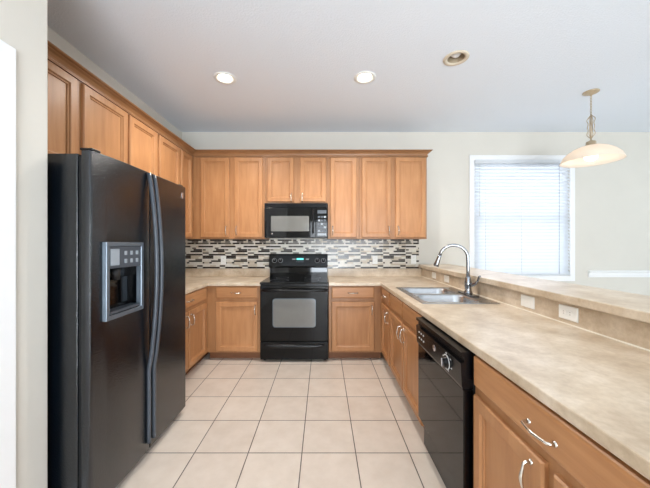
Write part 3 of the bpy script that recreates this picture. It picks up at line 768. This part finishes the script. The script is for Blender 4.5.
# dispenser
dp = frame(MB(), frD, yd0-0.02, yd1+0.014, zd0-0.027, zd1+0.02, 0.022, TD-0.022, TD+0.010, 0.003).build('dispenser', M['bezel'], fd)
tub = MB()
for q in ((yd0, yd1, zd0, zd1, 0.004, 0.008), ):
    tub.box(*q, fr=frD)
tub.build('recess_back', M['black_satin'], dp)
B('recess_side', M['black_gloss'], dp, yd0, yd0+0.004, zd0, zd1, 0.008, TD, fr=frD)
B('recess_side', M['black_gloss'], dp, yd1-0.004, yd1, zd0, zd1, 0.008, TD, fr=frD)
B('drip_tray', M['charcoal'], dp, yd0+0.004, yd1-0.004, zd0, zd0+0.012, 0.008, TD+0.004, 0.002, fr=frD)
cpn = B('control_panel', M['charcoal'], dp, yd0+0.004, yd1-0.004, 1.185, zd1-0.002, 0.008, TD+0.005, 0.003, fr=frD)
B('nameplate', M['soft_print'], cpn, yd0+0.012, yd0+0.075, 1.20, 1.285, TD+0.0045, TD+0.007, 0.002, 1, frD)
for i in range(3):
    for j in range(2):
        B('button', M['soft_print'], cpn, 1.565+0.047*i, 1.585+0.047*i, 1.208+0.043*j, 1.230+0.043*j, TD+0.0045, TD+0.0075, 0.001, 1, frD)
MB().tube([frD(1.545, 1.184, 0.035), frD(1.545, 1.15, 0.036), frD(1.55, 1.12, 0.038)], [0.024, 0.022, 0.016], 14).build('ice_chute', M['black_matte'], dp)
B('paddle', M['black_gloss'], dp, 1.515, 1.585, 0.985, 1.13, 0.010, 0.018, 0.003, fr=frD)
B('paddle', M['black_gloss'], dp, 1.61, 1.67, 0.985, 1.13, 0.010, 0.018, 0.003, fr=frD)

# ------------------------------------------------------------------ dishwasher
dw = thing('dishwasher', 'black built-in dishwasher under the long countertop', 'dishwasher', (0.95, 1.59, 0))
dy0, dy1 = 1.280, 1.900
B('tub', M['black_matte'], dw, XRF-0.005, XK-0.02, dy0+0.004, dy1-0.004, 0.10, CB-0.004)
frW = Fr((XRF-0.005, 0, 0), (0, 1, 0), (0, 0, 1), (-1, 0, 0))
dd_ = MB().box(dy0+0.004, dy1-0.004, 0.195, 0.668, 0, 0.042, 0.004, 2, frW).build('door', M['black_gloss'], dw)
pn = MB().prism(Fr((0, 0, 0), (1, 0, 0), (0, 0, 1), (0, 1, 0)), [(XRF-0.006, 0.672), (XRF-0.052, 0.672), (XRF-0.056, 0.685), (XRF-0.060, 0.785), (XRF-0.045, 0.79), (XRF-0.045, 0.812), (XRF-0.060, 0.818), (XRF-0.060, 0.834), (XRF-0.006, 0.836)], dy0+0.002, dy1-0.002).build('control_panel', M['black_satin'], dw)
frP = Fr((XRF-0.0585, 0, 0.735), (0, 1, 0), Vector((-0.04, 0, 1)).normalized(), Vector((-1, 0, -0.04)).normalized())
for i in range(3):
    for j in range(2):
        B('button', M['grey_print'], pn, 1.755+0.038*i, 1.768+0.038*i, -0.018+0.035*j, -0.010+0.035*j, -0.001, 0.002, 0, fr=frP)
MB().lathe([(0, 0.0025), (0.016, 0.0025), (0.018, 0)], frP(1.593, 0.008, 0), frP.n, 20).build('badge', M['badge'], pn)
kn = MB().lathe([(0.036, 0), (0.036, 0.004), (0.028, 0.007), (0.025, 0.02), (0.021, 0.023), (0, 0.023)], frP(1.425, 0.0, 0), frP.n, 28).build('dial', M['black_satin'], pn)
MB().lathe([(0.030, 0), (0.030, 0.0016), (0.037, 0.0016), (0.037, 0)], frP(1.425, 0.0, 0.004), frP.n, 28, True).build('dial_ring', M['grey_print'], kn)
B('dial_grip', M['badge'], kn, 1.421, 1.429, -0.02, 0.02, 0.022, 0.030, 0.002, 1, frP)
for k in range(6):
    a = math.radians(60*k+20); ca, sa = 1.425+0.048*math.cos(a), 0.048*math.sin(a)*0.85
    B('cycle_mark', M['grey_print'], pn, ca-0.006, ca+0.006, sa-0.0018, sa+0.0018, -0.001, 0.0012, 0, fr=frP)
B('kick_plate', M['black_satin'], dw, XRF-0.01, XRF+0.05, dy0+0.004, dy1-0.004, 0.012, 0.188, 0.003)

# ------------------------------------------------------------------ recessed ceiling lights
names = ['lit round recessed ceiling light above the left counter side', 'lit round recessed ceiling light near the middle of the ceiling', 'unlit round recessed ceiling light with dark beige ring, right of the lit ones']
for (x, y), lab, on in zip(LIGHTS, names, (True, True, False)):
    t = thing('recessed_light', lab, 'ceiling light', (x, y, H), 'recessed ceiling lights')
    MB().lathe([(0.098, 0), (0.096, -0.006), (0.076, -0.008), (0.064, -0.002), (0.064, 0.0), (0.0655, 0.0)], (x, y, H-0.0005), (0, 0, 1), 40, True).build('trim_ring', M['plastic_white'] if on else M['ring'], t)
    MB().lathe([(0.0645, -0.003), (0.058, 0.03), (0.05, 0.075), (0, 0.075), (0, 0.08), (0.053, 0.08), (0.063, 0.02)], (x, y, H), (0, 0, 1), 40).build('baffle', M['baffle'], t)
    if on:
        MB().lathe([(0, -0.004), (0.03, -0.003), (0.055, 0.006), (0.056, 0.02), (0.03, 0.05), (0, 0.055)], (x, y, H), (0, 0, 1), 32).build('bulb', M['lamp_on'], t)
        l = bpy.data.lights.new('downlight', 'SPOT'); l.energy = 52; l.color = (1, 0.95, 0.88); l.spot_size = math.radians(150); l.spot_blend = 0.7; l.shadow_soft_size = 0.05
        lo = bpy.data.objects.new('downlight', l); COL.objects.link(lo); lo.parent = t; lo.location = (0, 0, -0.03)
    else:
        MB().lathe([(0, 0.012), (0.025, 0.015), (0.04, 0.03), (0.04, 0.045), (0.025, 0.07), (0, 0.072)], (x, y, H), (0, 0, 1), 32).build('bulb', M['bulb_off'], t)

# ------------------------------------------------------------------ pendant lamp
PX, PY = 2.625, 2.86
pd = thing('pendant_lamp', 'hanging pendant lamp with pale alabaster glass bowl and chain', 'pendant lamp', (PX, PY, H))
MB().lathe([(0, 0), (0.064, 0), (0.066, -0.006), (0.056, -0.014), (0.03, -0.024), (0.012, -0.03), (0.008, -0.04), (0, -0.04)], (PX, PY, H), (0, 0, 1), 32).build('canopy', M['beige_metal'], pd)
ch_ = MB(); zt = H-0.036; k = 0
while zt > 2.58:
    pts = [Vector((0, 0, zt-0.016)) + Vector((math.cos(2*PI*i/12)*0.007 if k % 2 else 0, 0 if k % 2 else math.cos(2*PI*i/12)*0.007, math.sin(2*PI*i/12)*0.017)) for i in range(13)]
    ch_.tube([Vector((PX, PY, 0))+p for p in pts], 0.0024, 6, cap=False); zt -= 0.027; k += 1
zt += 0.004
ch_.build('chain', M['beige_metal'], pd)
st = MB().tube([(PX, PY, zt+0.004), (PX, PY, 2.318)], 0.006, 10).build('stem', M['beige_metal'], pd)
for k in range(4):
    a = PI/2*k+0.4; d = Vector((math.cos(a), math.sin(a), 0))
    pts = []
    for i in range(19):
        t = i/18; zz = zt-0.01 - (zt-0.01-2.347)*t
        r_ = 0.006+0.042*math.sin(PI*t)*(0.65+0.35*math.cos(2*PI*t))+0.010*math.sin(3*PI*t)**2
        pts.append(Vector((PX, PY, zz))+d*r_)
    MB().tube(pts, 0.0034, 8).build('scroll_arm', M['beige_metal'], pd)
MB().lathe([(0, 0.052), (0.012, 0.052), (0.016, 0.044), (0.036, 0.04), (0.040, 0.03), (0.040, 0.006), (0.046, 0.0), (0.046, -0.006), (0, -0.006)], (PX, PY, 2.274), (0, 0, 1), 28).build('cap', M['beige_metal'], pd)
prof = [(0.040, 2.300), (0.09, 2.290), (0.14, 2.268), (0.185, 2.236), (0.220, 2.198), (0.243, 2.150)]
inner = [(r_-0.004, z_-0.004) for r_, z_ in prof]
prof = [(a_, b_-0.028) for a_, b_ in prof]; inner = [(a_, b_-0.028) for a_, b_ in inner]
MB().lathe(prof + [(0.2425, 2.119)] + inner[::-1], (PX, PY, 0), (0, 0, 1), 64, True).build('shade', M['shade'], pd)
bu = MB().lathe([(0, 2.150), (0.03, 2.155), (0.05, 2.175), (0.055, 2.20), (0.045, 2.225), (0.022, 2.25), (0.015, 2.285), (0, 2.285)], (PX, PY, -0.028), (0, 0, 1), 24).build('bulb', M['bulb_on'], pd)
l = bpy.data.lights.new('pendant_light', 'POINT'); l.energy = 1.7; l.color = (1, 0.95, 0.89); l.shadow_soft_size = 0.05
lo = bpy.data.objects.new('pendant_light', l); COL.objects.link(lo); lo.parent = pd; lo.location = (0, 0, 2.11-H)

for o in bpy.data.objects:
    if '_o' in o: del o['_o']
